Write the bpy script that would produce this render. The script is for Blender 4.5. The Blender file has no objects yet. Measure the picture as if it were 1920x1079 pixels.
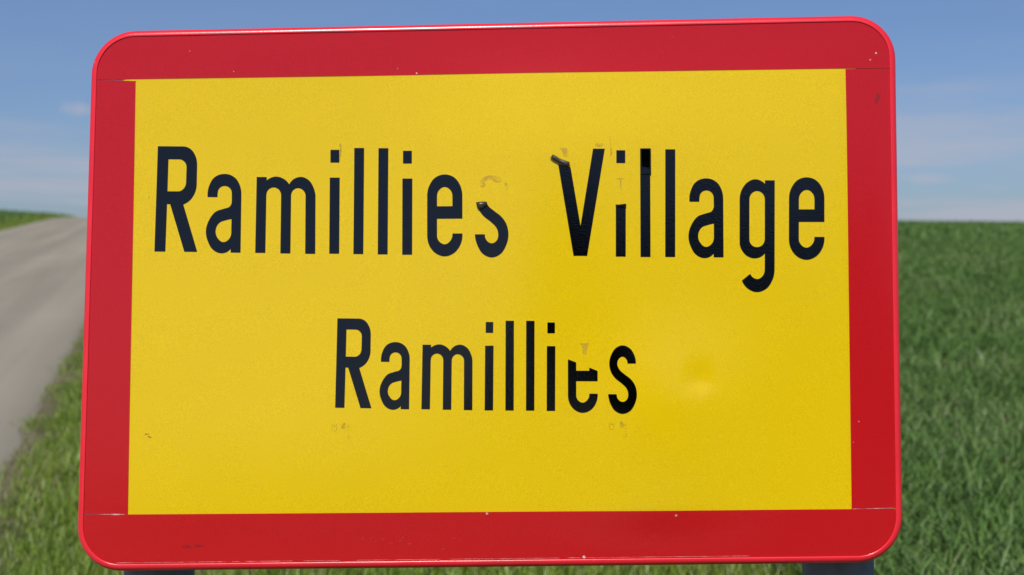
import bpy, bmesh, math, random
import numpy as np
from mathutils import Vector, Matrix, noise as mnoise

random.seed(7)
RNG = np.random.default_rng(11)
S = bpy.context.scene
COL = S.collection

# ------------------------------------------------------------------ camera, sky, sun, exposure
EYE = 1.45
cam_d = bpy.data.cameras.new('camera')
cam_d.lens = 50.0
cam_d.sensor_width = 36.0
cam_d.clip_start = 0.05
cam_d.clip_end = 8000
cam_d.dof.use_dof = True
cam_d.dof.focus_distance = 1.86
cam_d.dof.aperture_fstop = 6.3
cam = bpy.data.objects.new('camera', cam_d)
COL.objects.link(cam)
cam.location = (0, 0, EYE)
cam.rotation_euler = (math.radians(90 - 0.6446), 0, 0)
S.camera = cam

SUN_DIR = Vector((-0.14, -0.63, 0.763)).normalized()
SUN_EL = math.asin(SUN_DIR.z)
SUN_ROT = math.atan2(SUN_DIR.x, SUN_DIR.y)

W_ = bpy.data.worlds.new('World')
S.world = W_
W_.use_nodes = True
wt = W_.node_tree
wt.nodes.clear()


def N(t, kind, **kw):
    n = t.nodes.new(kind)
    for k, v in kw.items():
        if k == 'ins':
            for a, b in v.items():
                n.inputs[a].default_value = b
        else:
            setattr(n, k, v)
    return n


def math_node(t, op, a, b=None, c=None, clamp=False):
    n = t.nodes.new('ShaderNodeMath')
    n.operation = op
    n.use_clamp = clamp
    for i, v in enumerate((a, b, c)):
        if v is None:
            continue
        if isinstance(v, (int, float)):
            n.inputs[i].default_value = v
        else:
            t.links.new(v, n.inputs[i])
    return n.outputs[0]


def ramp(t, fac, stops, interp='LINEAR'):
    n = t.nodes.new('ShaderNodeValToRGB')
    n.color_ramp.interpolation = interp
    el = n.color_ramp.elements
    while len(el) < len(stops):
        el.new(0.5)
    for e, (p, c) in zip(el, stops):
        e.position = p
        e.color = c if len(c) == 4 else (*c, 1)
    t.links.new(fac, n.inputs[0])
    return n.outputs[0]


def mix_rgb(t, fac, a, b, mode='MIX'):
    n = t.nodes.new('ShaderNodeMix')
    n.data_type = 'RGBA'
    n.blend_type = mode
    for s, v in ((n.inputs[0], fac), (n.inputs[6], a), (n.inputs[7], b)):
        if isinstance(v, (int, float)):
            s.default_value = v
        elif isinstance(v, tuple):
            s.default_value = v if len(v) == 4 else (*v, 1)
        else:
            t.links.new(v, s)
    return n.outputs[2]


sky = N(wt, 'ShaderNodeTexSky')
sky.sky_type = 'NISHITA'
sky.sun_disc = False
sky.sun_elevation = SUN_EL
sky.sun_rotation = SUN_ROT
sky.altitude = 100
sky.air_density = 1.0
sky.dust_density = 1.0
sky.ozone_density = 2.0
# thin veils of cloud low over the horizon, laid out on a flat layer of air high above the ground
tcw = N(wt, 'ShaderNodeTexCoord')
sx = N(wt, 'ShaderNodeSeparateXYZ')
wt.links.new(tcw.outputs['Generated'], sx.inputs[0])
zc = math_node(wt, 'ADD', math_node(wt, 'MAXIMUM', sx.outputs[2], 0.0), 0.035)
cx = math_node(wt, 'DIVIDE', sx.outputs[0], zc)
cy = math_node(wt, 'DIVIDE', sx.outputs[1], zc)
cv = N(wt, 'ShaderNodeCombineXYZ', ins={'Z': 11.1})
wt.links.new(cx, cv.inputs[0])
wt.links.new(cy, cv.inputs[1])
cn = N(wt, 'ShaderNodeTexNoise', ins={'Scale': 0.42, 'Detail': 6.0, 'Roughness': 0.55, 'Distortion': 0.3})
wt.links.new(cv.outputs[0], cn.inputs['Vector'])
veil = ramp(wt, cn.outputs['Fac'], [(0.40, (0, 0, 0)), (0.66, (1, 1, 1))], 'EASE')
low = ramp(wt, sx.outputs[2], [(0.0, (1, 1, 1)), (0.105, (0.75,) * 3), (0.16, (0.12,) * 3), (0.4, (0.05,) * 3)], 'EASE')
fac = math_node(wt, 'MULTIPLY', math_node(wt, 'MULTIPLY', veil, low), 0.75)
# a few small far clouds: the puff left of the sign, thin rags low on the right
n2 = N(wt, 'ShaderNodeTexNoise', ins={'Scale': 55.0, 'Detail': 5.0, 'Roughness': 0.6})
wt.links.new(tcw.outputs['Generated'], n2.inputs['Vector'])
nv = math_node(wt, 'MULTIPLY', math_node(wt, 'SUBTRACT', n2.outputs['Fac'], 0.5), 1.9)
yy = math_node(wt, 'MAXIMUM', sx.outputs[1], 0.01)
az = math_node(wt, 'DIVIDE', sx.outputs[0], yy)
el = math_node(wt, 'DIVIDE', sx.outputs[2], yy)
front = math_node(wt, 'GREATER_THAN', sx.outputs[1], 0.0)
for a0, e0, fa, fe, amt in ((-0.303, 0.1140, 60.0, 150.0, 0.62), (0.293, 0.0650, 38.0, 230.0, 0.50), (0.280, 0.0765, 60.0, 330.0, 0.40),
                            (0.335, 0.0590, 45.0, 330.0, 0.25), (-0.42, 0.090, 30.0, 180.0, 0.4), (0.46, 0.083, 24.0, 200.0, 0.4)):
    rr = math_node(wt, 'SQRT', math_node(wt, 'ADD', math_node(wt, 'POWER', math_node(wt, 'MULTIPLY', math_node(wt, 'SUBTRACT', az, a0), fa), 2.0),
                                         math_node(wt, 'POWER', math_node(wt, 'MULTIPLY', math_node(wt, 'SUBTRACT', el, e0), fe), 2.0)))
    p_ = math_node(wt, 'MULTIPLY', math_node(wt, 'SUBTRACT', math_node(wt, 'ADD', 0.95, nv), rr, clamp=True), amt)
    fac = math_node(wt, 'ADD', fac, math_node(wt, 'MULTIPLY', p_, front), clamp=True)
tinted = mix_rgb(wt, 1.0, sky.outputs[0], (0.57, 0.66, 0.875), 'MULTIPLY')
skyc = mix_rgb(wt, fac, tinted, (4.5, 4.55, 5.35))
bgn = N(wt, 'ShaderNodeBackground', ins={'Strength': 0.10})
wt.links.new(skyc, bgn.inputs[0])
wo = N(wt, 'ShaderNodeOutputWorld')
wt.links.new(bgn.outputs[0], wo.inputs[0])

sun_d = bpy.data.lights.new('sun', 'SUN')
sun_d.energy = 4.4
sun_d.angle = math.radians(0.5)
sun_d.color = (1.0, 0.95, 0.87)
sun = bpy.data.objects.new('sun', sun_d)
COL.objects.link(sun)
sun.rotation_euler = (-SUN_DIR).to_track_quat('-Z', 'Y').to_euler()
sun.location = SUN_DIR * 50

S.view_settings.view_transform = 'Standard'
S.view_settings.look = 'None'
S.view_settings.gamma = 1
S.view_settings.exposure = 0.0
S.view_settings.use_curve_mapping = False


# ------------------------------------------------------------------ materials
def material(name):
    m = bpy.data.materials.new(name)
    m.use_nodes = True
    t = m.node_tree
    return m, t, t.nodes['Principled BSDF']


def coords(t, kind='Object'):
    return N(t, 'ShaderNodeTexCoord').outputs[kind]


def noise_tex(t, vec, scale, detail=3.0, rough=0.5):
    n = N(t, 'ShaderNodeTexNoise', ins={'Scale': scale, 'Detail': detail, 'Roughness': rough})
    t.links.new(vec, n.inputs['Vector'])
    return n.outputs['Fac']


def bump(t, b, h, strength, dist):
    n = N(t, 'ShaderNodeBump', ins={'Strength': strength, 'Distance': dist})
    t.links.new(h, n.inputs['Height'])
    t.links.new(n.outputs[0], b.inputs['Normal'])
    return n


def sheet_material(name, c0, c1, rough):
    """retroreflective film: tiny beads under a clear face"""
    m, t, b = material(name)
    v = coords(t)
    g = noise_tex(t, v, 900.0, 2.0, 0.7)
    g2 = noise_tex(t, v, 9.0, 4.0, 0.6)
    f = math_node(t, 'ADD', math_node(t, 'MULTIPLY', g, 0.93), math_node(t, 'MULTIPLY', g2, 0.07))
    c = ramp(t, f, [(0.36, c0), (0.64, c1)])
    # rain-washed dust and fine scuffs
    d = noise_tex(t, v, 60.0, 6.0, 0.75)
    spot = ramp(t, d, [(0.70, (0, 0, 0)), (0.80, (1, 1, 1))])
    c = mix_rgb(t, math_node(t, 'MULTIPLY', spot, 0.12), c, (0.55, 0.45, 0.38))
    t.links.new(c, b.inputs['Base Color'])
    r = math_node(t, 'ADD', rough, math_node(t, 'MULTIPLY', g2, 0.05))
    t.links.new(r, b.inputs['Roughness'])
    b.inputs['Specular IOR Level'].default_value = 0.43
    bump(t, b, math_node(t, 'ADD', noise_tex(t, v, 420.0, 2.0), math_node(t, 'MULTIPLY', noise_tex(t, v, 60.0, 2.0), 2.0)), 0.12, 0.0006)
    return m


M_YEL = sheet_material('yellow_film', (0.578, 0.395, 0.0010), (0.742, 0.512, 0.0018), 0.14)
M_RED = sheet_material('red_film', (0.385, 0.0050, 0.007), (0.495, 0.0070, 0.011), 0.14)

M_RIM, t, b = material('red_rim_plastic')
v = coords(t)
t.links.new(ramp(t, noise_tex(t, v, 14.0, 5.0, 0.65), [(0.3, (0.68, 0.017, 0.030)), (0.7, (0.78, 0.023, 0.040))]), b.inputs['Base Color'])
b.inputs['Roughness'].default_value = 0.24
bump(t, b, noise_tex(t, v, 260.0, 3.0), 0.12, 0.0006)


def vinyl(name, peel, rough):
    m, t, b = material(name)
    v = coords(t)
    d = noise_tex(t, v, 220.0, 3.0, 0.7)
    dust = ramp(t, d, [(0.66, (0, 0, 0)), (0.80, (1, 1, 1))])
    t.links.new(mix_rgb(t, math_node(t, 'MULTIPLY', dust, 0.04), (0.0007, 0.0007, 0.0009), (0.2, 0.19, 0.17)), b.inputs['Base Color'])
    b.inputs['Roughness'].default_value = rough
    mp = N(t, 'ShaderNodeMapping')
    mp.inputs['Scale'].default_value = (1, 1, 1.9)
    t.links.new(v, mp.inputs[0])
    bump(t, b, noise_tex(t, mp.outputs[0], 330.0, 2.0), peel, 0.0010)
    return m


M_BLK = vinyl('black_vinyl', 0.05, 0.07)
M_BLK2 = vinyl('black_vinyl_rippled', 0.12, 0.07)
M_PATCH = vinyl('black_vinyl_crumpled', 0.05, 0.04)

M_GLUEBACK, t, b = material('sticker_underside')
v = coords(t)
t.links.new(ramp(t, noise_tex(t, v, 300.0, 4.0), [(0.3, (0.022, 0.018, 0.013)), (0.7, (0.055, 0.045, 0.034))]), b.inputs['Base Color'])
b.inputs['Roughness'].default_value = 0.35


def stain(name, col, amount, scale):
    m, t, b = material(name)
    v = coords(t)
    b.inputs['Base Color'].default_value = (*col, 1)
    b.inputs['Roughness'].default_value = 0.6
    a = ramp(t, noise_tex(t, v, scale, 5.0, 0.7), [(0.38, (0.12,) * 3), (0.66, (1, 1, 1))])
    t.links.new(math_node(t, 'MULTIPLY', a, amount), b.inputs['Alpha'])
    return m


M_GLUE = stain('glue_residue', (0.52, 0.32, 0.035), 0.6, 120.0)
M_GHOST = stain('faded_print', (0.33, 0.21, 0.02), 0.55, 400.0)
M_CHIP = stain('bare_chip', (0.75, 0.62, 0.55), 0.95, 200.0)
M_SEAL_GLINT = stain('sealant_glint_film', (0.85, 0.62, 0.62), 0.9, 60.0)  # sealant colour, also used for the glint painted in the seam
M_SCAR = stain('brown_scratch', (0.36, 0.09, 0.008), 0.9, 300.0)
M_SCUFF = stain('red_scuff', (0.56, 0.08, 0.085), 0.75, 160.0)
M_BRUISE = stain('dark_scuff', (0.27, 0.004, 0.010), 0.75, 160.0)

M_ALU, t, b = material('bare_aluminium')
v = coords(t)
t.links.new(ramp(t, noise_tex(t, v, 30.0, 4.0), [(0.3, (0.42, 0.42, 0.42)), (0.7, (0.55, 0.55, 0.54))]), b.inputs['Base Color'])
b.inputs['Metallic'].default_value = 0.8
b.inputs['Roughness'].default_value = 0.45

M_GALV, t, b = material('galvanised_steel')
v = coords(t)
vo = N(t, 'ShaderNodeTexVoronoi', ins={'Scale': 70.0})
t.links.new(v, vo.inputs['Vector'])
f = math_node(t, 'ADD', math_node(t, 'MULTIPLY', vo.outputs['Distance'], 0.4), math_node(t, 'MULTIPLY', noise_tex(t, v, 18.0, 4.0), 0.7))
t.links.new(ramp(t, f, [(0.3, (0.130, 0.130, 0.126)), (0.7, (0.185, 0.185, 0.178))]), b.inputs['Base Color'])
b.inputs['Metallic'].default_value = 0.0
b.inputs['Roughness'].default_value = 0.6
b.inputs['Specular IOR Level'].default_value = 0.3

# ------------------------------------------------------------------ terrain
SLOPE = 0.0495
YAW = 0.2512          # the road runs towards the upper left: c = x + YAW*y is constant along it
C_L, C_R, C_F = -7.0, -0.80, 2.35   # road's far edge, road's near edge, edge of the wheat


def sstep(a, b, x):
    q = np.clip((x - a) / (b - a), 0, 1)
    return q * q * (3 - 2 * q)


def profile(y):
    y = np.asarray(y, float)
    y1, k = 86.0, 0.0005
    yb = y1 + (SLOPE + 0.03) / k
    z = SLOPE * y
    over = np.clip(y - y1, 0, yb - y1)
    z = z - 0.5 * k * over ** 2 - np.clip(y - yb, 0, 5000) * (SLOPE + 0.03)
    lowest = z[()] * 0 - 12.0
    far = y > yb
    z = np.where(far, np.maximum(z, -6.0), z)
    back = y < 0
    z = np.where(back, -12.0 * (1 - np.exp(SLOPE * np.minimum(y, 0) / 12.0)), z)
    return z


def terrain(c, y):
    c = np.asarray(c, float)
    y = np.asarray(y, float)
    x = c - YAW * y
    z = profile(y)
    z = z - 0.0092 * np.clip(x, -300, 300) * sstep(25, 110, y) * (1 - sstep(300, 700, y))
    bank = 0.15 * sstep(7.1, 8.2, -c) + 0.33 * sstep(8.0, 16.0, -c)
    z = z + bank * (1 - sstep(150, 260, y))
    z = z + 0.03 * sstep(-0.8, -0.3, c) + 0.05 * sstep(2.2, 2.8, c)
    z = z + 0.10 * np.sin(c * 0.061 + 1.0) * np.sin(y * 0.043) * sstep(6, 20, np.abs(c + 3.9))
    return z


def new_mesh_obj(name, verts, faces, mat, parent=None, smooth=True):
    me = bpy.data.meshes.new(name)
    me.from_pydata([tuple(p) for p in verts], [], [tuple(f) for f in faces])
    me.update()
    if smooth:
        me.polygons.foreach_set('use_smooth', [True] * len(me.polygons))
    o = bpy.data.objects.new(name, me)
    if mat:
        me.materials.append(mat)
    COL.objects.link(o)
    if parent:
        o.parent = parent
    return o


def grid_faces(nx, ny, flip=False):
    f = []
    for j in range(ny - 1):
        for i in range(nx - 1):
            a = j * nx + i
            q = (a, a + 1, a + nx + 1, a + nx)
            f.append(q[::-1] if flip else q)
    return f


cs = np.unique(np.concatenate([-np.geomspace(17, 3000, 26), np.linspace(-17, C_L - 0.02, 18), [C_L, C_L + 0.02],
                               np.linspace(C_L + 0.1, C_R - 0.1, 12), [C_R - 0.02, C_R], np.linspace(C_R + 0.06, 3.2, 20), np.geomspace(3.4, 3000, 40)]))
ys = np.unique(np.concatenate([-np.geomspace(4, 2500, 24), np.linspace(-3, 30, 60), np.linspace(30.8, 240, 130), np.geomspace(245, 4000, 24)]))
CC, YY = np.meshgrid(cs, ys)
ZZ = terrain(CC, YY)
ZZ = ZZ - 0.05 * ((CC > C_L + 0.01) & (CC < C_R - 0.01))
gv = np.stack([CC - YAW * YY, YY, ZZ], -1).reshape(-1, 3)

M_GROUND, t, b = material('soil_and_turf')
v = coords(t)
sp = N(t, 'ShaderNodeSeparateXYZ')
t.links.new(v, sp.inputs[0])
cc = math_node(t, 'ADD', sp.outputs[0], math_node(t, 'MULTIPLY', sp.outputs[1], YAW))
soil = ramp(t, noise_tex(t, v, 7.0, 6.0, 0.65), [(0.3, (0.105, 0.084, 0.055)), (0.7, (0.19, 0.155, 0.105))])
turf = ramp(t, noise_tex(t, v, 3.0, 7.0, 0.7), [(0.3, (0.050, 0.080, 0.014)), (0.7, (0.085, 0.120, 0.026))])
crop = ramp(t, noise_tex(t, v, 1.3, 8.0, 0.75), [(0.3, (0.055, 0.115, 0.022)), (0.7, (0.085, 0.150, 0.036))])
wob = math_node(t, 'MULTIPLY', math_node(t, 'SUBTRACT', noise_tex(t, v, 1.8, 5.0, 0.6), 0.5), 0.5)
c2 = math_node(t, 'ADD', cc, wob)
edge = ramp(t, math_node(t, 'ADD', c2, 1.0), [(0.22, (0, 0, 0)), (0.5, (1, 1, 1))])
gcol = mix_rgb(t, edge, soil, turf)
fld = math_node(t, 'GREATER_THAN', cc, C_F)
fl2 = math_node(t, 'LESS_THAN', cc, C_L - 0.9)
far = ramp(t, math_node(t, 'DIVIDE', sp.outputs[1], 60.0), [(0.3, (0, 0, 0)), (0.9, (1, 1, 1))])
cropsoil = mix_rgb(t, far, mix_rgb(t, 0.8, soil, crop), crop)
gcol = mix_rgb(t, math_node(t, 'MAXIMUM', fld, fl2), gcol, cropsoil)
t.links.new(gcol, b.inputs['Base Color'])
b.inputs['Roughness'].default_value = 0.95
b.inputs['Specular IOR Level'].default_value = 0.2
bump(t, b, noise_tex(t, v, 12.0, 6.0, 0.7), 0.8, 0.05)
ground = new_mesh_obj('ground', gv, grid_faces(len(cs), len(ys)), M_GROUND)
ground['kind'] = 'structure'

# road: old concrete-grey asphalt with faint wheel tracks
M_ROAD, t, b = material('worn_road_surface')
v = coords(t)
sp = N(t, 'ShaderNodeSeparateXYZ')
t.links.new(v, sp.inputs[0])
cc = math_node(t, 'ADD', sp.outputs[0], math_node(t, 'MULTIPLY', sp.outputs[1], YAW))
comb = N(t, 'ShaderNodeCombineXYZ')
t.links.new(cc, comb.inputs[0])
t.links.new(math_node(t, 'MULTIPLY', sp.outputs[1], 0.035), comb.inputs[1])
streak = noise_tex(t, comb.outputs[0], 1.15, 5.0, 0.6)
fine = noise_tex(t, v, 40.0, 6.0, 0.8)
patch = noise_tex(t, v, 0.35, 4.0, 0.6)
trk = None
wc = math_node(t, 'ADD', cc, math_node(t, 'MULTIPLY', math_node(t, 'SUBTRACT', noise_tex(t, comb.outputs[0], 0.8, 2.0), 0.5), 0.5))
for c0_, w0_ in ((-1.72, 0.26), (-3.15, 0.32), (-4.35, 0.28), (-5.75, 0.34)):
    q_ = math_node(t, 'SUBTRACT', 1.0, math_node(t, 'POWER', math_node(t, 'DIVIDE', math_node(t, 'ADD', wc, -c0_), w0_), 2.0), clamp=True)
    trk = q_ if trk is None else math_node(t, 'MAXIMUM', trk, q_)
f = math_node(t, 'ADD', math_node(t, 'ADD', math_node(t, 'MULTIPLY', streak, 0.62), math_node(t, 'MULTIPLY', fine, 0.2)), math_node(t, 'MULTIPLY', patch, 0.18))
rc = ramp(t, f, [(0.36, (0.212, 0.186, 0.136)), (0.5, (0.260, 0.230, 0.171)), (0.64, (0.308, 0.275, 0.210))])
rc = mix_rgb(t, math_node(t, 'MULTIPLY', trk, 0.26), rc, (0.165, 0.150, 0.124))
wv = math_node(t, 'ADD', cc, math_node(t, 'MULTIPLY', noise_tex(t, v, 2.2, 5.0), 0.35))
dirt = ramp(t, math_node(t, 'ADD', wv, 2.0), [(0.95, (0, 0, 0)), (1.25, (1, 1, 1))])
rc = mix_rgb(t, math_node(t, 'MULTIPLY', dirt, 0.25), rc, (0.31, 0.27, 0.20))
t.links.new(rc, b.inputs['Base Color'])
b.inputs['Roughness'].default_value = 0.85
bump(t, b, fine, 0.5, 0.006)
rcs = np.array([C_L, C_L + 0.05, -6, -5, -3.9, -3, -2, -1.2, C_R - 0.06, C_R])
rys = np.unique(np.concatenate([np.linspace(-120, -4, 30), np.linspace(-3, 40, 120), np.linspace(40.5, 320, 200)]))
rv = []
for y in rys:
    wr = 0.05 * mnoise.noise((y * 0.55, 3.3, 0)) + 0.04 * mnoise.noise((y * 2.1, 9.1, 0)) + 0.03 * mnoise.noise((y * 6.1, 2.1, 0))
    wl = 0.12 * mnoise.noise((y * 0.5, 7.7, 0))
    for c in rcs:
        q = c
        if c > C_R - 0.1:
            q = c + wr
        if c < C_L + 0.1:
            q = c + wl
        z = float(terrain(-3.9, y)) + float(terrain(c, y) - terrain(-3.9, y)) * (1 if C_L < c < C_R else 1)
        crown = 0.035 * (1 - ((c + 3.9) / 3.1) ** 2)
        z = min(z, float(terrain(np.clip(c, C_L, C_R), y)) + 1) + 0.012 + max(0, crown)
        if c in (C_L, C_R):
            z -= 0.07
        rv.append((q - YAW * y, y, z))
road = new_mesh_obj('road', rv, grid_faces(len(rcs), len(rys)), M_ROAD)
road['kind'] = 'structure'

# ------------------------------------------------------------------ the sign: shape helpers (plane coordinates in millimetres)
SM = Matrix(((0.9993920106464524, 0.03420217436514519, -0.006769071187185792),
             (-0.033561662275821975, 0.9963100211240998, 0.07899339613524232),
             (0.009445839365808156, -0.07871818771028621, 0.9968521570635654)))
SO = Vector((-0.03204693598778067, 1.8273265908908776, 1.4253301162157797))
ZB = 1.36            # plane origin above the foot of the posts, metres


def gz(x, y):
    return float(terrain(x + YAW * y, y))


def G(x, z, cx_, cz_, sx_, sz_):
    return np.exp(-0.5 * (((x - cx_) / sx_) ** 2 + ((z - cz_) / sz_) ** 2))


def A(x, z, cx_, cz_, sx_, su_, sd_):
    """bump with a different spread above and below its summit"""
    return np.exp(-0.5 * (((x - cx_) / sx_) ** 2 + ((z - cz_) / np.where(z > cz_, su_, sd_)) ** 2))


def warp(x, z):
    """the panel is a little buckled; mm towards the viewer"""
    w = 0.0
    w = w + 10.5 * A(x, z, 75, 165, 105, 78, 215)
    w = w + 8.0 * A(x, z, 225, -165, 72, 72, 110)
    w = w + 5.0 * A(x, z, 360, 185, 120, 70, 170)
    w = w - 2.0 * G(x, z, -260, 150, 190, 100) + 3.2 * G(x, z, -215, -205, 140, 85)
    w = w - 2.1 * A(x, z, 268, -117, 11.5, 15, 9.5)
    ex = np.clip((515 - np.abs(x)) / 70, 0, 1)
    ez = np.clip((340 - np.abs(z)) / 70, 0, 1)
    return w * (ex * ex * (3 - 2 * ex)) * (ez * ez * (3 - 2 * ez))


def P3(x, z, off):
    return (x / 1000, -(float(warp(x, z)) + off) / 1000, z / 1000 + ZB)


def set_normals(me):
    """smooth analytic normals on the front, flat ones on the cut edges"""
    h = 0.5
    nv = len(me.vertices)
    co = np.empty(nv * 3)
    me.vertices.foreach_get('co', co)
    co = co.reshape(-1, 3) * 1000
    x, z = co[:, 0], co[:, 2] - ZB * 1000
    wx = (warp(x + h, z) - warp(x - h, z)) / (2 * h)
    wz = (warp(x, z + h) - warp(x, z - h)) / (2 * h)
    n = np.stack([-wx, -np.ones(nv), -wz], -1)
    n /= np.linalg.norm(n, axis=1)[:, None]
    out = []
    for p in me.polygons:
        if p.normal.y < -0.6:
            out += [tuple(n[v]) for v in p.vertices]
        else:
            out += [tuple(p.normal)] * len(p.vertices)
    me.normals_split_custom_set(out)


def piece(name, groups, off, thick, mat, parent, step=7.0, clips=()):
    """groups: list of [outer loop, hole, ...]; a film of the given thickness lying on the warped panel"""
    bm = bmesh.new()
    for loops in groups:
        sub = bmesh.new()
        es = []
        for lp in loops:
            vs = [sub.verts.new((p[0], p[1], 0)) for p in lp]
            es += [sub.edges.new((vs[i], vs[(i + 1) % len(vs)])) for i in range(len(vs))]
        bmesh.ops.triangle_fill(sub, edges=es, use_beauty=True, use_dissolve=False, normal=(0, 0, 1))
        tmp = bpy.data.meshes.new('tmp')
        sub.to_mesh(tmp)
        sub.free()
        bm.from_mesh(tmp)
        bpy.data.meshes.remove(tmp)
    for (px, py, nx, ny) in clips:
        bmesh.ops.bisect_plane(bm, geom=bm.verts[:] + bm.edges[:] + bm.faces[:], plane_co=(px, py, 0), plane_no=(nx, ny, 0), clear_outer=True)
    xs = [v.co.x for v in bm.verts]
    zs = [v.co.y for v in bm.verts]
    for ax, (lo, hi) in enumerate(((min(xs), max(xs)), (min(zs), max(zs)))):
        k = int(math.floor(lo / step)) + 1
        while k * step < hi:
            co = [0, 0, 0]
            no = [0, 0, 0]
            co[ax] = k * step
            no[ax] = 1
            bmesh.ops.bisect_plane(bm, geom=bm.verts[:] + bm.edges[:] + bm.faces[:], dist=1e-4, plane_co=co, plane_no=no)
            k += 1
    bm.normal_update()
    for f in bm.faces:
        if f.normal.z < 0:
            f.normal_flip()
    bnd = [e for e in bm.edges if len(e.link_faces) == 1]
    r = bmesh.ops.extrude_edge_only(bm, edges=bnd)
    low = set(g for g in r['geom'] if isinstance(g, bmesh.types.BMVert))
    for v in bm.verts:
        x, z = v.co.x, v.co.y
        v.co = P3(x, z, off - (thick if v in low else 0))
    bm.normal_update()
    bmesh.ops.recalc_face_normals(bm, faces=bm.faces[:])
    bm.normal_update()
    big = sum(f.normal.y * f.calc_area() for f in bm.faces)
    if big > 0:
        bmesh.ops.reverse_faces(bm, faces=bm.faces[:])
    me = bpy.data.meshes.new(name)
    bm.to_mesh(me)
    bm.free()
    me.polygons.foreach_set('use_smooth', [True] * len(me.polygons))
    set_normals(me)
    me.materials.append(mat)
    o = bpy.data.objects.new(name, me)
    COL.objects.link(o)
    o.parent = parent
    return o


# ------------------------------------------------------------------ lettering: outlines (unit = 1/198 of the capitals of the first line)
def smooth_loop(pts, n=7):
    """c = corner, s = smooth point, t = tangent joint of a straight and a curve"""
    out = []
    k = len(pts)

    def straight(i):
        return pts[i % k][2] != 's' and pts[(i + 1) % k][2] != 's'

    def V2(i):
        return np.array(pts[i % k][:2], float)

    def tangent(i, seg_out):
        fl = pts[i % k][2]
        if fl == 's':
            a, c, d = V2(i - 1), V2(i), V2(i + 1)
            l0, l1 = np.linalg.norm(c - a), np.linalg.norm(d - c)
            tt = (c - a) / l0 * l1 + (d - c) / l1 * l0
            return tt / np.linalg.norm(tt)
        if fl == 't':
            tt = V2(i) - V2(i - 1) if seg_out else V2(i + 1) - V2(i)
            return tt / np.linalg.norm(tt)
        return None

    for i in range(k):
        p0, p1 = V2(i), V2(i + 1)
        if straight(i):
            out.append(tuple(p0))
            continue
        L = np.linalg.norm(p1 - p0)
        t0, t1 = tangent(i, True), tangent(i + 1, False)
        ch = (p1 - p0) / L
        if t0 is None:
            q = 2 * ch - t1
            t0 = q / np.linalg.norm(q)
        if t1 is None:
            q = 2 * ch - t0
            t1 = q / np.linalg.norm(q)
        ca = max(-1, min(1, float(t0 @ t1)))
        mag = L * 2 / (1 + max(0.3, math.sqrt((1 + ca) / 2))) if ca < 0.999 else L
        for j in range(n):
            u = j / n
            h00 = 2 * u ** 3 - 3 * u ** 2 + 1
            h10 = u ** 3 - 2 * u ** 2 + u
            h01 = -2 * u ** 3 + 3 * u ** 2
            h11 = u ** 3 - u ** 2
            out.append(tuple(h00 * p0 + h10 * mag * t0 + h01 * p1 + h11 * mag * t1))
    return out


def rect(x0, y0, x1, y1):
    return [(x0, y0, 'c'), (x1, y0, 'c'), (x1, y1, 'c'), (x0, y1, 'c')]


def delean(pts, k):
    return [(x - k * y, y, f) for x, y, f in pts]


GL = {}
GL['R'] = [[[(0, 0, 'c'), (20.5, 0, 'c'), (20.8, 89, 'c'), (26.5, 89, 'c'), (56, 0, 'c'), (80.3, 0, 'c'), (51.3, 88.5, 'c'), (64, 97, 's'), (72.6, 111, 's'), (75.3, 127, 't'), (75, 163, 't'), (71, 181, 's'), (62, 193, 's'), (47.8, 198, 't'), (0, 198, 'c')],
            [(20.8, 113.2, 'c'), (20.8, 173.5, 'c'), (41, 173.5, 't'), (51, 169, 's'), (55.2, 158.5, 't'), (55.2, 131, 't'), (51, 118.5, 's'), (41, 113.2, 't')]]]
GL['a'] = [[delean([(47, 0, 'c'), (65.6, 0, 'c'), (67.2, 110, 't'), (64.6, 126, 's'), (55, 141, 's'), (35, 147.7, 's'), (16, 140.5, 's'), (6.6, 125, 's'), (3.7, 103.8, 'c'), (22.2, 103.8, 'c'), (22.6, 110, 't'), (26, 120.5, 's'), (35.7, 125, 's'), (46, 120.5, 's'), (49.2, 110, 't'), (49.2, 96, 't'), (45.4, 86.5, 's'), (33.8, 82, 's'), (19.3, 76.7, 's'), (7.3, 62.2, 's'), (0.5, 38, 's'), (4.4, 20, 's'), (14.5, 4.4, 's'), (30.2, -1.6, 's'), (41, 1.5, 's'), (47, 6.8, 'c')], .02),
            delean([(48.6, 62.8, 'c'), (37.4, 60.3, 's'), (26.0, 55.6, 's'), (18.8, 40.5, 's'), (22.3, 27.5, 's'), (32.6, 19.5, 's'), (43.6, 24.9, 's'), (48.2, 38, 't')], .02)]]
GL['m'] = [[delean([(0, 0, 'c'), (19, 0, 'c'), (20.7, 107, 't'), (24.5, 118.5, 's'), (34.6, 123.2, 's'), (44.8, 118.5, 's'), (48.5, 107, 't'), (47.2, -.5, 'c'), (66, -.5, 'c'), (67.3, 107, 't'), (71, 117.8, 's'), (80.6, 122.2, 's'), (90.4, 117.8, 's'), (94.5, 107, 't'), (93.7, -.8, 'c'), (112.5, -.8, 'c'), (113.2, 107, 't'), (109.8, 123, 's'), (100.5, 137.5, 's'), (85.3, 143.4, 's'), (73, 139.5, 's'), (63.8, 129.4, 'c'), (53, 139.8, 's'), (39.5, 143.6, 's'), (30, 141.6, 's'), (21.4, 136.4, 'c'), (21.5, 142.6, 'c'), (2.6, 142.6, 'c')], .02)]]
GL['i'] = [[rect(0, 0, 18.7, 143)], [rect(1, 171.3, 17.7, 195.4)]]
GL['l'] = [[rect(0, 0, 18.6, 199.6)]]
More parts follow.
